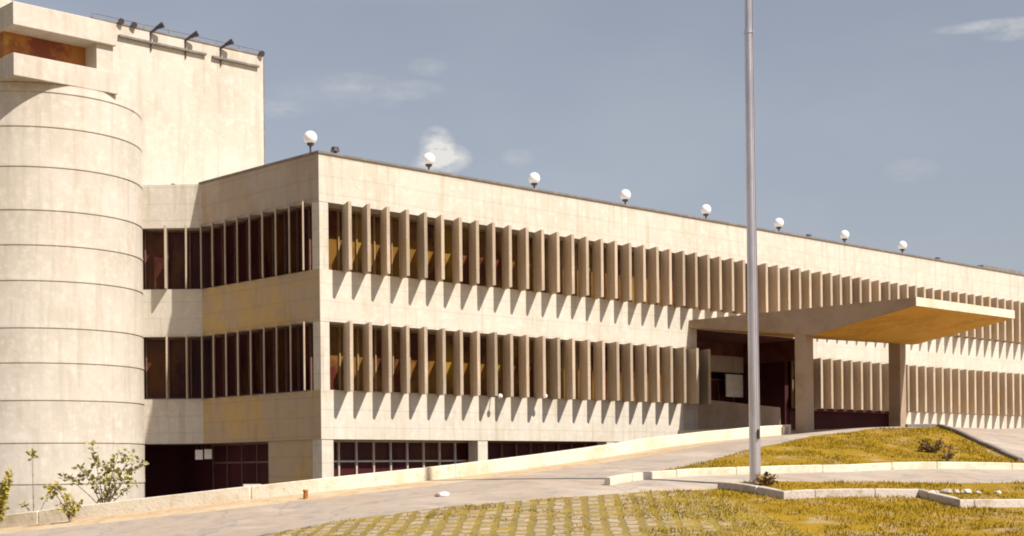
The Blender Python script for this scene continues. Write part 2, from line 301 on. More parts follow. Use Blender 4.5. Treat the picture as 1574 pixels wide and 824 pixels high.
A = np.zeros((n + 3, n + 3)); A[:n, :n] = -D + 0*np.eye(n); A[:n, n] = 1; A[:n, n + 1:] = P[:, :2]; A[n, :n] = 1; A[n + 1:, :n] = P[:, :2].T
A[:n, :n] -= np.eye(n) * .02 * -1
SOL = np.linalg.solve(A, np.concatenate([P[:, 2], [0, 0, 0]]))
def Hn(xy):
    xy = np.asarray(xy, float).reshape(-1, 2)
    d = np.sqrt(((xy[:, None, :] - P[None, :, :2]) ** 2).sum(2) + .25)
    h = -(d @ SOL[:n]) + SOL[n] + xy @ SOL[n + 1:]
    return np.clip(h, -2.0, 2.3)
def H(x, y): return float(Hn([(x, y)])[0])

def g2(*pts): return [(G(*p).x, G(*p).y) for p in pts]
def smooth(pl, m=4):
    P_ = [Vector(p[:2]) for p in pl]; o = []
    for i in range(len(P_) - 1):
        a = P_[max(i - 1, 0)]; b = P_[i]; c = P_[i + 1]; d = P_[min(i + 2, len(P_) - 1)]
        for k in range(m):
            t = k / m; q = .5 * ((2 * b) + (c - a) * t + (2 * a - 5 * b + 4 * c - d) * t * t + (3 * b - a - 3 * c + d) * t ** 3); o.append((q.x, q.y))
    o.append((P_[-1].x, P_[-1].y)); return o
k1 = smooth([(p.x, p.y) for p in K1P])
HOLE = [(-60, 8)] + [(-20, 5.5)] + k1 + [(17.6, k1[-1][1]), (17.6, 60), (-60, 60)]
# gutter strip offset toward the road
def offset(pl, d):
    o = []
    for i, p in enumerate(pl):
        a = Vector(pl[max(i - 1, 0)]); b = Vector(pl[min(i + 1, len(pl) - 1)]); t = (b - a).normalized(); nn = Vector((t.y, -t.x))
        o.append((p[0] + nn.x * d, p[1] + nn.y * d))
    return o
GUT = k1 + offset(k1, 1.7)[::-1]
KERB2 = smooth(g2((938, 746, 38.4), (987, 737, 39.2), (1060, 733, 39.8), (1160, 729.5, 40.5), (1300, 726, 41.5), (1440, 724, 42.8), (1574, 722, 44), (1760, 720, 46)))
MOUND = KERB2 + g2((1720, 722, 47.5), (1565, 710, 47), (1500, 681, 51), (1440, 655.5, 55), (1340, 657, 53), (1250, 668, 50), (1160, 687, 46), (1040, 719, 42), (985, 727.5, 40.6))
KERB3 = g2((1103, 751, 37.1), (1205, 769, 35.4), (1412, 765, 36.8), (1476, 781, 35), (1640, 781, 36.6))
FRONT = g2((-420, 905, 38), (0, 880, 33), (200, 850, 33.4), (370, 826, 33), (520, 801, 34.6), (700, 777, 36), (850, 766, 36.8), (940, 760, 37), (1060, 755.5, 37.2)) + [KERB3[0]]
STRIP = g2((1103, 748, 37.6), (1161, 742, 38.1), (1300, 741.5, 38.8), (1440, 741, 39.6), (1700, 741, 41.5))
ROAD = [(-60, 8), (-20, 5.5)] + k1 + [(17.6, 3.6), (120, 3.6), (120, -60)] + [STRIP[-1]] + STRIP[::-1][1:] + [KERB3[0]] + FRONT[::-1][1:] + [(-60, -25)]
PAVER = FRONT[:9] + g2((1150, 775, 35), (1250, 824, 30.5), (1300, 900, 24), (600, 1000, 19)) + [(CAM.x - 20, CAM.y + 12)]
BB = {}
def inside(poly, x, y):
    k = id(poly)
    if k not in BB: BB[k] = (min(p[0] for p in poly), max(p[0] for p in poly), min(p[1] for p in poly), max(p[1] for p in poly), [(poly[i], poly[i - 1]) for i in range(len(poly))])
    b = BB[k]
    if x < b[0] or x > b[1] or y < b[2] or y > b[3]: return False
    c = False
    for (xi, yi), (xj, yj) in b[4]:
        if (yi > y) != (yj > y) and x < (xj - xi) * (y - yi) / (yj - yi) + xi: c = not c
    return c
def region(x, y):
    if inside(HOLE, x, y): return 'hole'
    if inside(GUT, x, y): return 'gutter'
    if inside(MOUND, x, y): return 'grass'
    if inside(ROAD, x, y): return 'road'
    if inside(PAVER, x, y): return 'paver'
    return 'grass'
vin, ein = [], []
def addpoly(pl, closed=True, step=.7):
    n0 = None; prev = None
    m = len(pl)
    for i in range(m if closed else m - 1):
        a = Vector(pl[i]); b = Vector(pl[(i + 1) % m]); L = (b - a).length; k = max(1, int(L / step)) if L < 25 else int(L / 6)
        for j in range(k):
            vin.append(a.lerp(b, j / k)); idx = len(vin) - 1
            if prev is not None: ein.append((prev, idx))
            else: n0 = idx
            prev = idx
    if closed: ein.append((prev, n0))
for pl in (HOLE, GUT, MOUND, ROAD, PAVER): addpoly(pl)
def grid(F0, F1, X0, X1, st, skip=None):
    F = F0
    while F <= F1:
        X = X0
        while X <= X1:
            if not (skip and skip[0] < F < skip[1] and skip[2] < X < skip[3]):
                q = CAM + FW * (F + rnd.uniform(-.1, .1) * st) + RT * (X + rnd.uniform(-.1, .1) * st); vin.append(Vector((q.x, q.y)))
            X += st
        F += st
grid(28, 60, -16, 24, .55)
grid(-20, 110, -60, 90, 3.0, (28, 60, -16, 24))
for a in range(24):
    for r in (250, 900): vin.append(Vector((r * math.cos(a * math.pi / 12), r * math.sin(a * math.pi / 12))))
ov, oe, of, *_ = delaunay_2d_cdt(vin, ein, [], 0, 1e-4)
XY = np.array([(v.x, v.y) for v in ov]); Z = np.concatenate([Hn(XY[i:i + 2000]) for i in range(0, len(XY), 2000)])
far = np.linalg.norm(XY, axis=1) > 200; Z[far] = -1.9
groups = {}
for f in of:
    cxx = sum(XY[i][0] for i in f) / len(f); cyy = sum(XY[i][1] for i in f) / len(f)
    groups.setdefault(region(cxx, cyy), []).append(f)
for rg, (nm, mt) in {'road': ('driveway', 'road'), 'gutter': ('gutter_strip', 'gutter'), 'grass': ('lawn_ground', 'grass'), 'paver': ('grass_paving', 'paver')}.items():
    fs = groups.get(rg, []); used = sorted({i for f in fs for i in f}); mpx = {i: k for k, i in enumerate(used)}
    me = bpy.data.meshes.new(nm); me.from_pydata([(XY[i][0], XY[i][1], Z[i]) for i in used], [], [tuple(mpx[i] for i in f) for f in fs])
    me.materials.append(M[mt]); me.shade_smooth(); me.update()
    o = bpy.data.objects.new(nm, me); COL.objects.link(o); tag(o, kind='structure')
    if me.polygons and me.polygons[0].normal.z < 0: me.flip_normals()
tag(MB().box(-60, 17.5, -12, 60, -2.6, -2.0).build('forecourt_ground', M['soil']), kind='structure')

def kerb_run(name, label, pl, w, up, down, m, group=None, side=1, step=.4, cap=None, joint=4):
    """a kerb swept along pl following the ground; w to the left (+) of the run"""
    pts = []
    for i in range(len(pl) - 1):
        a = Vector(pl[i]); b = Vector(pl[i + 1]); k = max(1, int((b - a).length / step))
        pts += [a.lerp(b, j / k) for j in range(k)]
    pts.append(Vector(pl[-1])); mb = MB(); V = []; m0 = len(pts); prof = []
    for i, p in enumerate(pts):
        t = (pts[min(i + 1, m0 - 1)] - pts[max(i - 1, 0)]).normalized()
        if i % joint == joint - 1 and i < m0 - 2:
            for o_, g_ in ((-.035, 0), (-.012, 1), (.012, 1), (.035, 0)): prof.append((p + t * o_, t, g_))
        else: prof.append((p, t, 0))
    n = len(prof); lev = 0
    for i, (p, t, g_) in enumerate(prof):
        nn = Vector((-t.y, t.x)) * side
        if g_ == 0 and i and prof[i - 1][2] == 1: lev = rnd.uniform(-.009, .009)
        c_ = .022 * g_; z = H(p.x, p.y); q = p + nn * (w - c_); p = p + nn * c_; e = .02; u_ = up + lev - c_
        V += [(p.x, p.y, z - down), (p.x, p.y, z + u_ - e), (p.x + nn.x * e, p.y + nn.y * e, z + u_), (q.x - nn.x * e, q.y - nn.y * e, z + u_), (q.x, q.y, z + u_ - e), (q.x, q.y, z - down)]
    F = [(6 * i + j, 6 * i + (j + 1) % 6, 6 * i + 6 + (j + 1) % 6, 6 * i + 6 + j) for i in range(n - 1) for j in range(6)] + [tuple(range(6)), tuple(range(6 * n - 6, 6 * n))[::-1]]
    mb.add(V, F); o = mb.build(name, m, at=(pts[0].x, pts[0].y, H(*pts[0])))
    return tag(o, label, cap or 'kerb', group)
kerb_run('low_wall', 'long pale concrete edge wall climbing beside the driveway in front of the building', [(-20, 5.5)] + k1, .38, .38, 3.0, M['kerb'], cap='wall', joint=11)
kerb_run('kerb', 'cream painted kerb along the foot of the grass mound', KERB2, .2, .2, .3, M['kerb'])
kerb_run('kerb', 'zigzag grey concrete kerb behind the foreground lawn, passing below the flagpole', KERB3, .18, .2, .4, M['kerb_grey'])
kerb_run('edging', 'thin dark edging line running down the right edge of the grass mound', g2((1395, 655.5, 54.6), (1440, 655.5, 55), (1500, 681, 51), (1565, 710, 47)), .16, .12, .3, M['coping'], cap='edging')
# retaining side of the raised entrance terrace
tag(MB().box(17.6, 17.9, k1[-1][1] - .05, 0 - .01, -2.1, 1.5).build('retaining_wall', M['concrete_side'], at=(17.7, -2.5, -2)), 'short shaded concrete retaining wall at the left side of the entrance terrace', 'wall')

# ------------------------------------------------------------------ main building
ZT, Z5, Z4, Z3, Z2, Z1, Z0 = 10.08, 8.56, 6.42, 4.77, 2.59, 1.03, -2.0
LEN, DEP = 66.0, 14.0
LK = (-1.5, 8.3)                                      # end of the splayed link wall
bld = thing('office_building', 'long concrete office block with two rows of vertical fins and deep plain bands', 'building', (33, 7, Z0))
foot = [(0, 0), (LEN, 0), (LEN, DEP), (LK[0], DEP), LK, (0, 6.8)]
MB().prism(foot, Z5, ZT).build('parapet_band', M['concrete'], bld)
def wallring(mb, z0, z1, x1): return mb.prism([(0, 0), (x1, 0), (x1, DEP), (LK[0], DEP), LK, (0, 6.8)], z0, z1)
EN0, EN1, ED = 18.85, 26.2, 3.2                       # entrance recess
m_ = MB(); wallring(m_, Z3, Z4, EN0); m_.box(EN0, EN1, 0, DEP, 5.6, Z4); m_.box(EN1, LEN, 0, DEP, Z3, Z4)
m_.build('spandrel_band', M['concrete'], bld)
hz_ = onY(1150, 550, ED).z; lz_ = onY(1150, 574, ED).z
MB().box(EN0, EN1, ED, DEP, hz_, 5.597).build('entrance_header', M['maroon'], bld)  # header set back; deep shade is put into its maroon colour
MB().box(34.6, LEN, 0, DEP, Z1, Z2).build('spandrel_band', M['concrete'], bld)
m_ = MB(); wallring(m_, Z1, Z2, EN0 - .9)
m_.build('spandrel_band', M['concrete'], bld)
# thin weathered facing panels on the left face, colour darkened to deepen its shade
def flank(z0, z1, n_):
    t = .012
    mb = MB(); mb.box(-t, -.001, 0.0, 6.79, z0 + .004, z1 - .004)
    return mb.build('flank_shade_panel', M['ochre_side' if n_ else 'concrete_side'], bld)
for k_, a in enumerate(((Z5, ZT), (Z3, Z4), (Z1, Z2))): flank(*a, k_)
# coping
c = MB(); c.box(-.05, LEN, -.05, .28, ZT, ZT + .07); c.box(-.05, .28, .28, 6.9, ZT, ZT + .07)
c.build('coping', M['coping'], bld)
# inner core behind the glazing (opaque dark interior wall)
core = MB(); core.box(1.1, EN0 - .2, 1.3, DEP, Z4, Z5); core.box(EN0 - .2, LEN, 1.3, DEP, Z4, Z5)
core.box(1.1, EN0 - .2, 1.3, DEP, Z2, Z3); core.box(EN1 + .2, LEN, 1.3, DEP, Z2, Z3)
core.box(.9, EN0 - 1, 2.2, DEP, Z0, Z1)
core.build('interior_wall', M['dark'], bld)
# windows per bay with pale mullions
def window(p0, p1, z0, z1, depth, mul, mt=M['frame'], transom=None, mw=.05, gm=M['glass']):
    """p0->p1 plan line (already at window depth)"""
    p0 = Vector(p0); p1 = Vector(p1); t = (p1 - p0); L = t.length; t.normalize(); nn = Vector((-t.y, t.x))
    g = MB(); q = [p0 + nn * .03, p1 + nn * .03, p1 + nn * .06, p0 + nn * .06]
    g.prism([(a.x, a.y) for a in q], z0, z1); w = g.build('window', gm, bld)
    f = MB(); k = max(1, round(L / mul))
    for i in range(k + 1):
        c_ = p0 + t * (L * i / k) + t * (mw * .5 if i == 0 else -mw * .5 if i == k else 0)
        f.obox((c_.x, c_.y, (z0 + z1) / 2), t.to_3d() * mw / 2, nn.to_3d() * .045, Vector((0, 0, (z1 - z0) / 2 - .002)))
    mid = (p0 + p1) / 2
    for z in [z0 + .04, z1 - .04] + ([transom] if transom else []):
        f.obox((mid.x, mid.y, z), t.to_3d() * (L / 2 - .01), nn.to_3d() * .035, Vector((0, 0, .03)))
    f.build('frame', mt, w)
BAY = 5.25
for zz in ((Z4, Z5), (Z2, Z3)):
    x = .6; i = 0
    while x < 62:
        x1 = min(x + BAY, LEN)
        if not (zz[0] == Z2 and x1 > EN0 - .3 and x < EN1 + .3): window((x, .80), (x1 - .02, .80), zz[0], zz[1], .5, .75, M['frame_tan'], gm=M['glass_warm'])
        elif x < EN0 - .3: window((x, .80), (EN0 - .3, .80), zz[0], zz[1], .5, .75, M['frame_tan'], gm=M['glass_warm'])
        elif x < EN1 + .3: window((EN1 + .3, .80), (x1 - .02, .80), zz[0], zz[1], .5, .75, M['frame_tan'], gm=M['glass_warm'])
        x = x1; i += 1
    window((.30, 3.6), (.30, .9), zz[0], zz[1], .5, .75, M['frame_dark']); window((.30, 6.7), (.30, 3.65), zz[0], zz[1], .5, .75, M['frame_dark'])
    window((LK[0] - .9, LK[1] + 1.2), (.6, 7.08), zz[0], zz[1], .5, .75, M['frame_dark'])
# corner and bay columns seen between the fins
for zz in ((Z4, Z5), (Z2, Z3)):
    MB().box(0.01, .36, 0.01, .40, zz[0], zz[1]).build('column', M['concrete'], bld)
# ground floor: columns, glazing with pale grid, plain wall on the flank
for x in (0.02, 6.75, 13.4):
    MB().box(x, x + .46, .02, .5, Z0, Z1).build('column', M['concrete'], bld)
window((.5, .75), (7.05, .75), Z0, Z1, .5, .74, transom=.33, mw=.06)
window((7.1, .75), (13.7, .75), Z0, Z1, .5, .74, M['frame_dark'], transom=.33, mw=.06)
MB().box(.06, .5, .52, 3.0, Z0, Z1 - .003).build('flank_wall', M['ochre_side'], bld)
window((.9, 7.6), (.9, 3.0), Z0, Z1, .5, .9, M['frame_dark'], transom=.35, mw=.035)
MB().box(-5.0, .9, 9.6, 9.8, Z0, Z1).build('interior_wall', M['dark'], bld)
MB().prism([(-4, 9.5), LK, (LK[0] + .3, LK[1] + .4), (-4, 9.9)], Z5 + .02, Z5 + .021)
# stretch of the upper bands that runs into the tower, set back from the link
# entrance recess: back wall, glazing, panel
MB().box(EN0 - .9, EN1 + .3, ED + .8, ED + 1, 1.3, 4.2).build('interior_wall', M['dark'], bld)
MB().box(EN0, EN1, ED + .02, ED + .3, lz_, hz_ - .002).build('lintel', M['concrete_side'], bld)
e = MB(); bx0, bx1, ya_, yb_ = EN0 + .25, EN1 - 1.2, .35, .6
e.add([(bx0, ya_, 1.2), (bx1, ya_, 1.2), (bx1, yb_, 1.2), (bx0, yb_, 1.2), (bx0, ya_, 2.83), (bx1, ya_, 2.58), (bx1, yb_, 2.58), (bx0, yb_, 2.83)],
      [(0, 3, 2, 1), (4, 5, 6, 7), (0, 1, 5, 4), (1, 2, 6, 5), (2, 3, 7, 6), (3, 0, 4, 7)]); e.build('balustrade', M['canopy'], bld)
MB().box(EN0 - .9, EN0 - .004, .0, .3, 1.25, Z2 - .002).build('terrace_wall', M['concrete_side'], bld)
MB().box(EN0 - .02, EN0 + .2, .56, ED, 1.3, Z3).build('side_wall', M['frame_dark'], bld)
MB().box(EN1, EN1 + .25, .96, ED + .8, 1.3, Z3 - .003).build('side_wall', M['dark'], bld)
w = window((EN0 + .3, ED + .5), (EN1 - .1, ED + .5), 1.5, 4.0, .5, 1.2, M['frame_dark'])
a = onY(1115, 575, ED + .1); b = onY(1143, 611, ED + .1)
MB().box(a.x, b.x, ED + .06, ED + .12, b.z, a.z).build('pale_panel', M['white'], bld)  # plain pale panel ahead of the recess glazing
a = onY(1212, 566, ED - .2); b = onY(1219, 612, ED - .2)
MB().box(a.x, b.x, ED - .2, ED - .1, b.z, a.z).build('sunlit_strip', M['white'], bld)  # added pale strip painting a sliver of sunlight in the recess
MB().box(EN1 - .03, EN1 - .004, .02, ED, Z3 - .1, 5.59).build('recess_shade_lining', M['maroon'], bld)  # added dark sheets on side and ceiling, painting the recess shade
MB().box(EN0 + .01, EN1 - .04, .02, ED, 5.56, 5.595).build('recess_shade_lining', M['maroon'], bld)
# dark undercroft right of the entrance
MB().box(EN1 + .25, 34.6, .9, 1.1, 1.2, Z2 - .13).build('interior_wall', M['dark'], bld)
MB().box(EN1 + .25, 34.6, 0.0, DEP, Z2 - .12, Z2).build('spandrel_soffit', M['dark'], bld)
# --- fins
FT, FD, TILT = .115, .78, -R(25)
def finmesh(z0, z1, fd, ft):
    mb = MB(); e = .012
    mb.prism([(-ft / 2, -fd + e), (-ft / 2 + e, -fd), (ft / 2 - e, -fd), (ft / 2, -fd + e), (ft / 2, .06), (-ft / 2, .06)], z0, z1)
    return mb
def fin_template(z0, z1, fd=.78, ft=.115):
    me = bpy.data.meshes.new('fin'); mb = finmesh(z0, z1, fd, ft); me.from_pydata(mb.v, [], mb.f); me.materials.append(M['fin']); return me
fu = fin_template(-.04, Z5 - Z4 - .02); fl = fin_template(-.04, Z3 - Z2 - .02); fs = fin_template(0, Z5 - Z4 + .04, .40, .055)
plan = []
X0F, DX = .99, .787
k = 0
while X0F + DX * k < 65:
    x = X0F + DX * k; plan.append((fu, (x, 0, Z4), TILT, x))
    if not (EN0 + .35 < x < EN1 + .6): plan.append((fl, (x, 0, Z2), TILT, x))
    k += 1
for k in range(9):
    y = .86 + .745 * k
    plan.append((fs, (0, y, Z4), -R(37), y)); plan.append((fs, (0, y, Z2), -R(37), y))
t_ = (Vector(LK) - Vector((0, 6.8))).normalized(); ang = math.atan2(t_.y, t_.x)
for k in (.55, 1.25):
    q = Vector((0, 6.8)) + t_ * k
    for z in (Z4, Z2): plan.append((fs, (q.x, q.y, z), -R(36), 8))
plan.sort(key=lambda q: q[3])
def link_fin(me, loc, rz):
    o = bpy.data.objects.new('fin', me); COL.objects.link(o); o.parent = bld; o.location = Vector(loc) - BASE[bld.name] + Vector((0, 0, rnd.uniform(-.008, .008))); o.rotation_euler.z = rz + rnd.uniform(-.03, .03)
for q in plan[:100]: link_fin(*q[:3])
rest = MB()
for me, loc, rz, _ in plan[100:]:
    z1 = (Z5 - Z4 if loc[2] == Z4 else Z3 - Z2) - .02; m2 = finmesh(-.04, z1, FD, FT); j = rnd.uniform(-.01, .01)
    c_, s_ = math.cos(rz), math.sin(rz); rest.add([(v[0] * c_ - v[1] * s_ + loc[0] + j, v[0] * s_ + v[1] * c_ + loc[1], v[2] + loc[2]) for v in m2.v], m2.f)
tag(rest.build('fin', M['fin'], bld), kind='stuff')
# roof bits
for px, py in ((515, 231), (1243, 364), (1441, 399)):
    p = onY(px, py, 1.0)
    mb = MB(); mb.tube((p.x, p.y, ZT), (p.x, p.y, p.z + .0), .06, n=8); mb.tube((p.x, p.y, p.z - .05), (p.x, p.y, p.z + .1), .15, .12, n=10); mb.build('roof_vent', M['black'], bld)
p = onY(1532, 413, 1.5); MB().box(p.x - 2, p.x + 2.2, 1.2, 2.4, ZT, max(p.z, ZT + .2)).build('roof_hatch', M['coping'], bld)

# ------------------------------------------------------------------ tower with round stair drum
tow = thing('stair_tower', 'tall plain concrete tower with a round banded stair drum at the left edge', 'tower', (-3, 11, Z0))
TY = 8.45
tr = onY(404, 90, TY); tl = onY(183, 34, TY)
TTOP = (tr.z + tl.z) / 2
MB().box(-7.0, tr.x, TY, TY + 7, Z5 + .2, TTOP).build('tower_wall', M['drum'], tow)
MB().box(-7.0, -1.2, TY + 1.6, TY + 6, Z0, Z5 + .2).build('tower_base', M['dark'], tow)
SY = 6.6
s0 = onY(20, 2, SY); s1 = onY(179, 36, SY); s0b = onY(20, 37, SY); l0 = onY(20, 80, SY); l0b = onY(20, 115, SY); s1m = onY(152, 90, SY)
SX0, SX1 = s0.x, s1.x; SZT = (s0.z + s1.z) / 2
MB().box(SX0, SX1, SY, TY + 4, s0b.z, SZT).build('roof_slab', M['drum'], tow, bevel=.02)
MB().box(SX0, SX1 + .05, SY, TY + 4, l0b.z, l0.z).build('balcony_band', M['drum'], tow, bevel=.02)
MB().box(SX0 + .12, SX1 - .35, SY + .9, TY + 4, l0.z, s0b.z).build('recess_wall', M['amber'], tow)
MB().box(s1m.x, SX1 - .05, SY + .15, TY + 3, l0.z, s0b.z).build('side_pier', M['drum'], tow)
cc = G(62, 400, 51.1); DR = 3.42; dc = (cc.x, cc.y)
prof = [(DR, Z0)]
for y in (745, 681, 615, 557, 503, 430, 375, 321, 254, 192, 138):
    z = G(62, y, 47.6).z; prof += [(DR, z - .035), (DR - .022, z - .022), (DR - .022, z + .008), (DR + .012, z + .014), (DR + .008, z + .12)]
    prof.append((DR, z + .16))
prof.append((DR, l0b.z - .015))
MB().lathe(prof, dc, 128).build('stair_drum', M['drum'], tow)
for p in tow.children:
    if p.name.startswith('stair_drum'):
        p.data.shade_smooth(); p.data.set_sharp_from_angle(angle=R(25))
# ledge pipes below the tower parapet
def ledge(xa, ya, xb, yb):
    a = onY(xa, ya, TY); b = onY(xb, yb, TY); z = (a.z + b.z) / 2
    mb = MB(); mb.box(a.x, b.x, TY - .13, TY - .002, z - .035, z + .035); return mb.build('ledge', M['coping'], tow)
ledge(181, 57, 315, 83); ledge(325, 87, 396, 104)
rl = MB(); rl.tube((SX1 + .1, TY + .02, TTOP + .2), (tr.x, TY + .02, TTOP + .2), .014, n=6)
for i in range(8): x_ = SX1 + .15 + (tr.x - SX1 - .2) * i / 7; rl.tube((x_, TY + .02, TTOP), (x_, TY + .02, TTOP + .2), .014, n=6)
rl.build('guard_rail', M['coping'], tow)
MB().box(SX1 + .1, tr.x + .03, TY - .03, TY + .2, TTOP, TTOP + .05).build('coping', M['coping'], tow)
MB().tube((tr.x + .07, TY + .12, ZT - .5), (tr.x + .07, TY + .12, TTOP - .05), .06, n=10).build('downpipe', M['coping'], tow)
# link roof: where the splayed wall meets the drum
lk = MB(); L1 = (LK[0] - .9, LK[1] + .75)
for z0, z1 in ((Z5, ZT), (Z3, Z4), (Z1, Z2)):
    lk.prism([(LK[0], LK[1]), (LK[0], LK[1] + 1.5), (LK[0] - 2.0, LK[1] + 1.5), (LK[0] - 2.0, LK[1] + 1.0 + .6)], z0, z1)
lk.build('link_band', M['drum'], tow)
p = G(266, 284, 52.6); mb = MB(); mb.tube((p.x, p.y, ZT - .05), (p.x, p.y, ZT + .1), .05, n=8); mb.tube((p.x, p.y, ZT + .06), (p.x, p.y, ZT + .16), .10, .07, n=10); mb.build('roof_vent', M['black'], tow)

# floodlights on the tower parapet
def floodlight(px, py, label, arm):
    p = onY(px, py, TY - .05); base = Vector((p.x - (.15 if arm else 0), TY + .02, TTOP - (.15 if arm else 0)))
    t = thing('floodlight', label, 'floodlight', base, 'floodlights along the tower top')
    if arm:
        mb = MB(); mb.tube(base + Vector((0, -.06, -.55)), base + Vector((0, -.06, .12)), .025, n=8); mb.tube(base + Vector((0, -.06, .1)), p + Vector((.05, -.25, .12)), .045, .06, n=8); mb.build('arm', M['black'], t)
        d = Vector((.5, -.6, .35)).normalized()
        h = MB(); c0 = p + Vector((.02, -.2, .08)); h.tube(c0 - d * .08, c0 + d * .2, .06, .11, n=12); h.build('lamp_head', M['black'], t)
    else:
        mb = MB(); mb.tube(base, base + Vector((0, 0, max(.08, p.z - TTOP))), .04, n=8); mb.build('arm', M['black'], t)
        d = Vector((-.3, -.8, -.2)).normalized(); c0 = Vector((p.x, TY - .02, max(p.z, TTOP + .08)))
        h = MB(); h.tube(c0 - d * .1, c0 + d * .14, .08, .11, n=12); h.build('lamp_head', M['black'], t)
floodlight(186, 33, 'stubby dark floodlight nearest the overhanging roof slab on the tower', False)
floodlight(206, 44, 'small dark floodlight second from the roof slab on the tower', False)
floodlight(238, 47, 'tilted dark floodlight, first of the three on long arms counted from the drum', True)
floodlight(291, 60, 'tilted dark floodlight, middle one of the three on long arms', True)
floodlight(345, 72, 'tilted dark floodlight, last of the three on long arms before the tower corner', True)
floodlight(402, 85, 'small dark floodlight on the outer corner of the tower top', False)

# ------------------------------------------------------------------ globe lamps on the roof edge
gp = [(477, 212), (659, 243), (821, 272), (961, 298), (1085, 323), (1197, 343), (1298, 362), (1387, 380)]
gl = ['white globe lamp above the corner where the shaded flank meets the long front', 'white globe lamp in front of the small cumulus cloud',
      'white globe lamp third from the building corner, under a faint wisp', 'white globe lamp fourth from the corner, midway between cloud and flagpole',
      'white globe lamp on the roof edge just left of the flagpole', 'white globe lamp on the roof edge just right of the flagpole',
      'white globe lamp second beyond the flagpole', 'small white globe lamp farthest along the roof, rightmost of the row']
gy = 2.0; gx0 = onY(477, 212, gy).x
z_g = sum(onY(x, y, gy).z for x, y in gp) / 8
base = Vector((gx0, gy, ZT))
g0 = thing('globe_lamp', gl[0], 'lamp', base, 'globe lamps along the roof edge')
c0 = Vector((gx0, gy, z_g))
MB().sphere(c0, .225, 24, 14).build('globe', M['globe'], g0, smooth=True)
MB().tube(base, c0 - Vector((0, 0, .2)), .035, n=8).build('post', M['black'], g0)
MB().lathe([(.09, c0.z - .27), (.13, c0.z - .2), (.13, c0.z - .17)], (c0.x, c0.y), 14).build('collar', M['black'], g0)
for i in range(1, 8):
    r = g0.copy(); COL.objects.link(r); r.location = (onY(gp[i][0], gp[i][1], gy).x, gy, ZT); r['label'] = gl[i]
    for ch in g0.children:
        c_ = ch.copy(); COL.objects.link(c_); c_.parent = r

# ------------------------------------------------------------------ entrance canopy
can = thing('entrance_canopy', 'flat topped concrete entrance canopy with deep tapered underside on two columns', 'canopy', (22, -5.5, 1.4))
CX0, CX1 = 18.35, 25.5
nc = None
def yat(px, X):                                       # world y on plane x = X for photo x px
    a, b = ray(px, 500); d = RT * a + FW; F = (X - CAM.x) / d.x; return (CAM + d * F).y
YN = yat(1408, CX0); ZCt = 5.93
YR = yat(1249, CX0)                                   # beam line
sec = [(0.0 - .006, ZCt - .3), (YR + .15, 4.93), (YR - .15, 4.93), (YN, ZCt - .30), (YN, ZCt), (-.006, ZCt)]
v = [(CX0, y, z) for y, z in sec] + [(CX1, y, z) for y, z in sec]
MB().add(v, [(0, 1, 2, 3, 4, 5), (11, 10, 9, 8, 7, 6), (3, 9, 10, 4), (4, 10, 11, 5), (5, 11, 6, 0)]).build('roof_slab', M['canopy'], can)
MB().add([(a[0], a[1], a[2] - .003) for a in (v[0], v[1], v[2], v[3], v[6], v[7], v[8], v[9])], [(0, 1, 5, 4), (1, 2, 6, 5), (2, 3, 7, 6)]).build('soffit', M['soffit'], can)
MB().box(CX0 - .02, CX1 + .02, YN - .03, YN - .004, ZCt - .30, ZCt + .01).build('front_fascia', M['kerb'], can)
def xon(px, Y):                                       # world x on plane y = Y for photo x px
    a, b = ray(px, 600); d = RT * a + FW; F = (Y - CAM.y) / d.y; return (CAM + d * F).x
for (f0, f1, bk, yf) in ((1239, 1251, 1221, yat(1239, CX0 + .05)), (1384, 1393, 1365, yat(1393, CX1 - .01))):
    xa, xb = xon(f0, yf), xon(f1, yf); yb = yat(bk, xa)
    MB().box(xa, xb, yf, yb, 1.2, 5.03).build('column', M['canopy'], can, bevel=.02)

# ------------------------------------------------------------------ flagpole
fp = G(1161, 741, 37.5); fz = H(fp.x, fp.y)
fl_ = thing('flagpole', 'tall tapered grey steel flagpole standing in the grass strip', 'flagpole', (fp.x, fp.y, fz))
lean = -RT * .004
def pt(h): return Vector((fp.x, fp.y, fz)) + lean * h + Vector((0, 0, h))
m1 = MB(); hj = G(1150, 52, 37.5).z - fz
prev = 0
MB().tube(pt(-.2), pt(hj), .145, .112, 28).build('pole', M['pole'], fl_, smooth=True)
MB().tube(pt(hj), pt(hj + .07), .128, .128, 28).build('collar', M['pole'], fl_)
MB().tube(pt(hj + .07), pt(hj + 3.2), .098, .08, 28).build('upper_pole', M['pole'], fl_, smooth=True)
MB().tube(pt(0), pt(.06), .26, .26, 24).build('base_plate', M['kerb_grey'], fl_)
q_ = (RT * .5 - FW * .86) * .19
MB().tube(pt(1.2) + q_, pt(hj + 3.1) + q_ * .7, .008, .008, 6).build('halyard', M['frame_dark'], fl_)
MB().obox(pt(1.25) + q_ * .85, RT * .02, FW * .05, Vector((0, 0, .12))).build('cleat', M['black'], fl_)
MB().sphere(pt(hj + 3.25), .11).build('finial', M['pole'], fl_, smooth=True)
for o in fl_.children:
    if o.name.startswith(('pole', 'upper')): o.data.set_sharp_from_angle(angle=R(40))

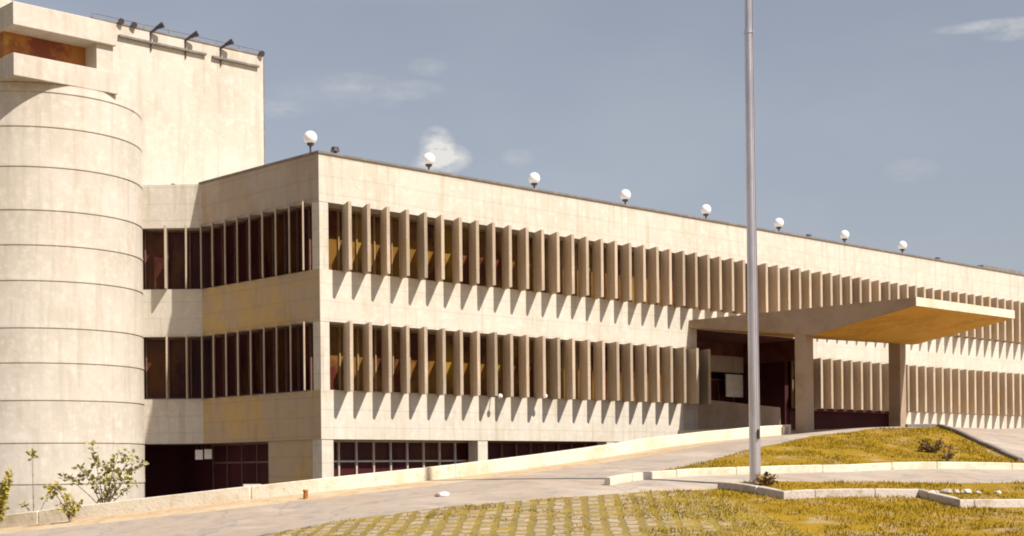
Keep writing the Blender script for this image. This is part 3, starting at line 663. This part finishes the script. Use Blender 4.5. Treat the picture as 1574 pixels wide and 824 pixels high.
# ------------------------------------------------------------------ small things
def box_thing(name, label, cat, c, sx, sy, sz, m, bevel=.01, rz=0, group=None):
    ax = Vector((math.cos(rz), math.sin(rz), 0)); ay = Vector((-ax.y, ax.x, 0))
    o = MB().obox(Vector(c) + Vector((0, 0, sz / 2)), ax * sx / 2, ay * sy / 2, Vector((0, 0, sz / 2))).build(name, m, at=c, bevel=bevel)
    return tag(o, label, cat, group)
for (px, py, lb) in ((306, 699, 'left one of two pale square panels hung in the dark ground floor'), (320, 698, 'right one of two pale square panels hung in the dark ground floor')):
    p = G(px, py, 52.2)
    t = thing('hanging_sign', lb, 'sign', (p.x, p.y, Z1), 'pale panels in the dark ground floor')
    MB().obox(p, RT * .13, FW * .02, Vector((0, 0, .17))).build('panel', M['white'], t)
    mb = MB(); [mb.tube(p + RT * s + Vector((0, 0, .16)), Vector((p.x, p.y, Z1)) + RT * s, .008, n=6) for s in (-.09, .09)]; mb.build('hanger', M['black'], t)
def gp_(px, py, F): p = G(px, py, F); return Vector((p.x, p.y, H(p.x, p.y)))
p = gp_(470, 777, 40.6)
t = thing('marker_post', 'short rusty orange marker post at the edge of the gutter', 'post', p)
MB().tube(p, p + Vector((0, 0, .22)), .07, .06, 10).build('stem', M['rust'], t); MB().tube(p + Vector((0, 0, .2)), p + Vector((0, 0, .25)), .085, .07, 10).build('cap', M['rust'], t)
def rock(label, p, s, m=M['rock'], group=None, name='stone', cat='stone'):
    bm = bmesh.new(); bmesh.ops.create_icosphere(bm, subdivisions=2, radius=1); r = random.Random(label)
    for v in bm.verts: v.co *= r.uniform(.78, 1.15); v.co = Vector((v.co.x * s * 1.3, v.co.y * s, max(v.co.z, -.3) * s * .75))
    me = bpy.data.meshes.new(name); bm.to_mesh(me); bm.free(); me.materials.append(m); o = bpy.data.objects.new(name, me); COL.objects.link(o); o.location = p + Vector((0, 0, s * .15)); o.rotation_euler.z = r.uniform(0, 3)
    return tag(o, label, cat, group)
rock('white lump of rubble lying alone on the driveway below the window grid', gp_(682, 763, 38.4), .14, M['white'])
rock('darker lump of rubble touching the white one on the driveway', gp_(674, 762, 38.5), .09, M['bark'])
G_R = 'stones by the zigzag kerb'
for i, (px, py, s, lb) in enumerate([(1421, 750, .10, 'leftmost pale stone in the grass strip beside the notch of the zigzag kerb'), (1432, 747, .08, 'small stone behind the leftmost pale ones in the grass strip'), (1440, 752, .07, 'tiny stone between the pale stones by the kerb notch'),
                      (1455, 750, .13, 'largest white stone in the grass strip by the zigzag kerb'), (1470, 751, .10, 'white stone just right of the largest one'), (1486, 751, .13, 'flat white stone third from the right in the strip'),
                      (1504, 752, .08, 'small pale stone second from the right in the strip'), (1533, 754, .10, 'tan stone lying farthest right in the strip')]):
    rock(lb, gp_(px, py + 3, 37.6 + i * .08), s, M['rock'], G_R)
p = gp_(396, 764, 41.9); box_thing('concrete_slab', 'small grey slab lying on top of the pale edge wall', 'slab', p + Vector((-.05, .2, .335)), .5, .22, .07, M['kerb_grey'], rz=-R(30))
for px, lb in ((769, 'left one of two pale ball lamps at the foot of the lower fins'), (838, 'right one of two pale ball lamps at the foot of the lower fins')):
    p = onY(px, 609, -.5)
    t = thing('ball_lamp', lb, 'lamp', (p.x, 0, p.z), 'ball lamps at the foot of the lower fins')
    MB().sphere(p, .085, 14, 8).build('globe', M['globe'], t, smooth=True); MB().tube((p.x, -.01, p.z), (p.x, -.43, p.z), .02, n=6).build('bracket', M['black'], t)

# ------------------------------------------------------------------ plants
def plant(name, label, base, stems, leafm, cat='plant', leaf=.09, dens=16, group=None, thick=.018):
    """stems: list of (tip offset right, tip offset up, depth offset, leafiness start)"""
    t = thing(name, label, cat, base, group); st = MB(); lf = MB(); r = random.Random(label)
    for (dx, dz, dy, ls) in stems:
        p0 = Vector(base); p3 = p0 + RT * dx + FW * dy + Vector((0, 0, dz)); p1 = p0.lerp(p3, .45) + Vector((0, 0, dz * .12)) - RT * dx * .12
        prev = p0; nseg = 5
        for k in range(1, nseg + 1):
            u = k / nseg; q = p0 * (1 - u) ** 2 + p1 * 2 * u * (1 - u) + p3 * u * u
            st.tube(prev, q, thick * (1.1 - .75 * (k - 1) / nseg), thick * (1.1 - .75 * k / nseg), 6); prev = q
        L = (p3 - p0).length
        for j in range(int(dens * L / .5)):
            u = r.uniform(ls, 1.03); q = p0 * (1 - u) ** 2 + p1 * 2 * u * (1 - u) + p3 * u * u
            d = Vector((r.gauss(0, 1), r.gauss(0, 1), r.gauss(.25, .8))).normalized(); sL = leaf * r.uniform(.6, 1.3)
            s_ = d.cross(Vector((r.gauss(0, 1), r.gauss(0, 1), r.gauss(0, 1)))).normalized() * sL * .36; q = q + d * r.uniform(0, leaf * .6)
            nrm = d.cross(s_).normalized() * sL * .12
            lf.add([q, q + d * sL * .5 + s_ + nrm, q + d * sL, q + d * sL * .5 - s_ + nrm], [(0, 1, 2), (0, 2, 3)])
    st.build('stem', M['bark'], t); lf.build('leaves', leafm, t)
    return t
b_ = gp_(80 + 26, 806, 42.9); b_ = gp_(112, 803, 42.0)
plant('young_shrub', 'small bright leaved sapling growing at the edge wall near the drum foot', gp_(108, 806, 41.6), [(-.35, 1.05, 0, .75), (-.15, .75, .1, .6), (.05, .62, -.1, .45), (.25, .55, .1, .5), (-.6, 1.0, .1, .8), (-.3, .5, 0, .5), (0, .3, 0, .4)], M['leaf_gold'], leaf=.12, dens=22)
b_ = gp_(160, 770, 43.2); b_ = Vector((b_.x, b_.y, G(160, 775, 43.2).z))
plant('young_shrub', 'tall spreading grey green shrub in front of the drum foot', Vector((b_.x, b_.y, -1.15)),
      [(-.35, 1.95, 0, .62), (-.75, 1.35, .1, .6), (.1, 1.55, -.1, .45), (.45, 1.85, .1, .5), (.85, 1.7, 0, .55), (1.05, 1.45, .1, .6), (-1.1, 1.05, 0, .7), (.3, 1.2, 0, .3), (0, 1.1, .1, .25), (.7, 1.1, -.1, .45), (-.3, 1.0, .1, .3), (.9, .85, .1, .5), (.2, .7, -.1, .2)], M['leaf_dull'], leaf=.17, dens=10)
b2 = G(52, 790, 43.5); plant('young_shrub', 'thin sapling with two leaf tufts standing against the drum', Vector((b2.x, b2.y, -1.7)), [(-.03, 2.35, 0, .9), (.42, 1.1, 0, .85), (-.25, .85, 0, .8)], M['leaf_dull'], leaf=.13, dens=7)
b3 = G(-8, 800, 42.3)
plant('bush', 'golden green bush cut by the left edge of the photo', Vector((b3.x, b3.y, -1.5)), [(rnd.uniform(-.6, .5), rnd.uniform(.5, 1.55), rnd.uniform(-.3, .3), .2) for _ in range(24)], M['leaf_gold'], 'bush', leaf=.13, dens=30)
plant('low_shrub', 'dark dry shrub on the grass mound, upper one of the pair', gp_(1432, 697, 47.3), [(rnd.uniform(-.5, .45), rnd.uniform(.08, .42), rnd.uniform(-.25, .25), .15) for _ in range(20)], M['leaf_dark'], 'shrub', leaf=.09, dens=34)
plant('low_shrub', 'dark spindly shrub beside the kerb at the mound foot', gp_(1456, 712, 45.0), [(rnd.uniform(-.2, .22), rnd.uniform(.15, .55), rnd.uniform(-.2, .2), .2) for _ in range(10)], M['leaf_dark'], 'shrub', leaf=.08, dens=22)
plant('grass_tuft', 'rough grass tuft growing around the flagpole foot', gp_(1172, 743, 37.3), [(rnd.uniform(-.35, .4), rnd.uniform(.08, .26), rnd.uniform(-.2, .2), .1) for _ in range(16)], M['leaf_dark'], 'plant', leaf=.12, dens=14, thick=.006)

# ------------------------------------------------------------------ grass blades
nr = np.random.default_rng(5)
def scatter(name, test, box, count, hmin, hmax, w, m=M['blades'], keep=None):
    F0, F1, XA, XB = box; V = []; done = 0
    F = nr.uniform(F0, F1, count * 2); X = nr.uniform(XA, XB, count * 2)
    keepm = (X / F > -.40) & (X / F < .36); F = F[keepm][:count]; X = X[keepm][:count]
    px = CAM.x + FW.x * F + RT.x * X; py = CAM.y + FW.y * F + RT.y * X
    ok = np.array([test(a, b) for a, b in zip(px, py)]); px = px[ok]; py = py[ok]
    cl = .5 + .5 * np.sin(px * 2.1 + np.sin(py * 1.7) * 2) * np.sin(py * 2.6 + np.sin(px * 1.3) * 2)
    z = np.concatenate([Hn(np.stack([px[i:i + 3000], py[i:i + 3000]], 1)) for i in range(0, len(px), 3000)])
    k = len(px); h = nr.uniform(hmin, hmax, k) * (.55 + .8 * cl); an = nr.uniform(0, 2 * math.pi, k); ln = nr.uniform(.2, .8, k) * h; la = nr.uniform(0, 2 * math.pi, k); ww = w * nr.uniform(.6, 1.4, k)
    v = np.zeros((k, 3, 3)); v[:, 0] = np.stack([px - np.cos(an) * ww, py - np.sin(an) * ww, z - .01], 1); v[:, 1] = np.stack([px + np.cos(an) * ww, py + np.sin(an) * ww, z - .01], 1)
    v[:, 2] = np.stack([px + np.cos(la) * ln, py + np.sin(la) * ln, z + h], 1)
    me = bpy.data.meshes.new(name); me.vertices.add(k * 3); me.vertices.foreach_set('co', v.reshape(-1)); me.loops.add(k * 3); me.loops.foreach_set('vertex_index', np.arange(k * 3))
    me.polygons.add(k); me.polygons.foreach_set('loop_start', np.arange(k) * 3); me.polygons.foreach_set('loop_total', np.full(k, 3)); me.update(calc_edges=True); me.materials.append(m)
    o = bpy.data.objects.new(name, me); COL.objects.link(o); return o
from mathutils import noise as MN
def patch(x, y, s_): return MN.noise(Vector((x * s_, y * s_, 3.3))) + .5 * MN.noise(Vector((x * s_ * 2.7, y * s_ * 2.7, 8.1)))
def lawn_ok(x, y):
    if region(x, y) != 'grass': return False
    v = patch(x, y, .55)
    return v > -.12 or rnd.random() < .45 + v
def pave_ok(x, y):
    if region(x, y) != 'paver': return False
    X = (Vector((x, y, 0)) - CAM).dot(RT)
    return patch(x, y, .8) + max(0, min(1.4, (X - 2.4) * .4)) > rnd.uniform(.0, 1.0)
tag(scatter('lawn_grass', lawn_ok, (28, 56, -14, 19), 230000, .02, .085, .013), 'short dry golden grass covering the lawn and mound', 'grass', kind='stuff')
tag(scatter('paving_grass', pave_ok, (28, 38, -14, 14), 110000, .02, .065, .012), 'sparse yellow grass growing between the paving blocks', 'grass', kind='stuff')
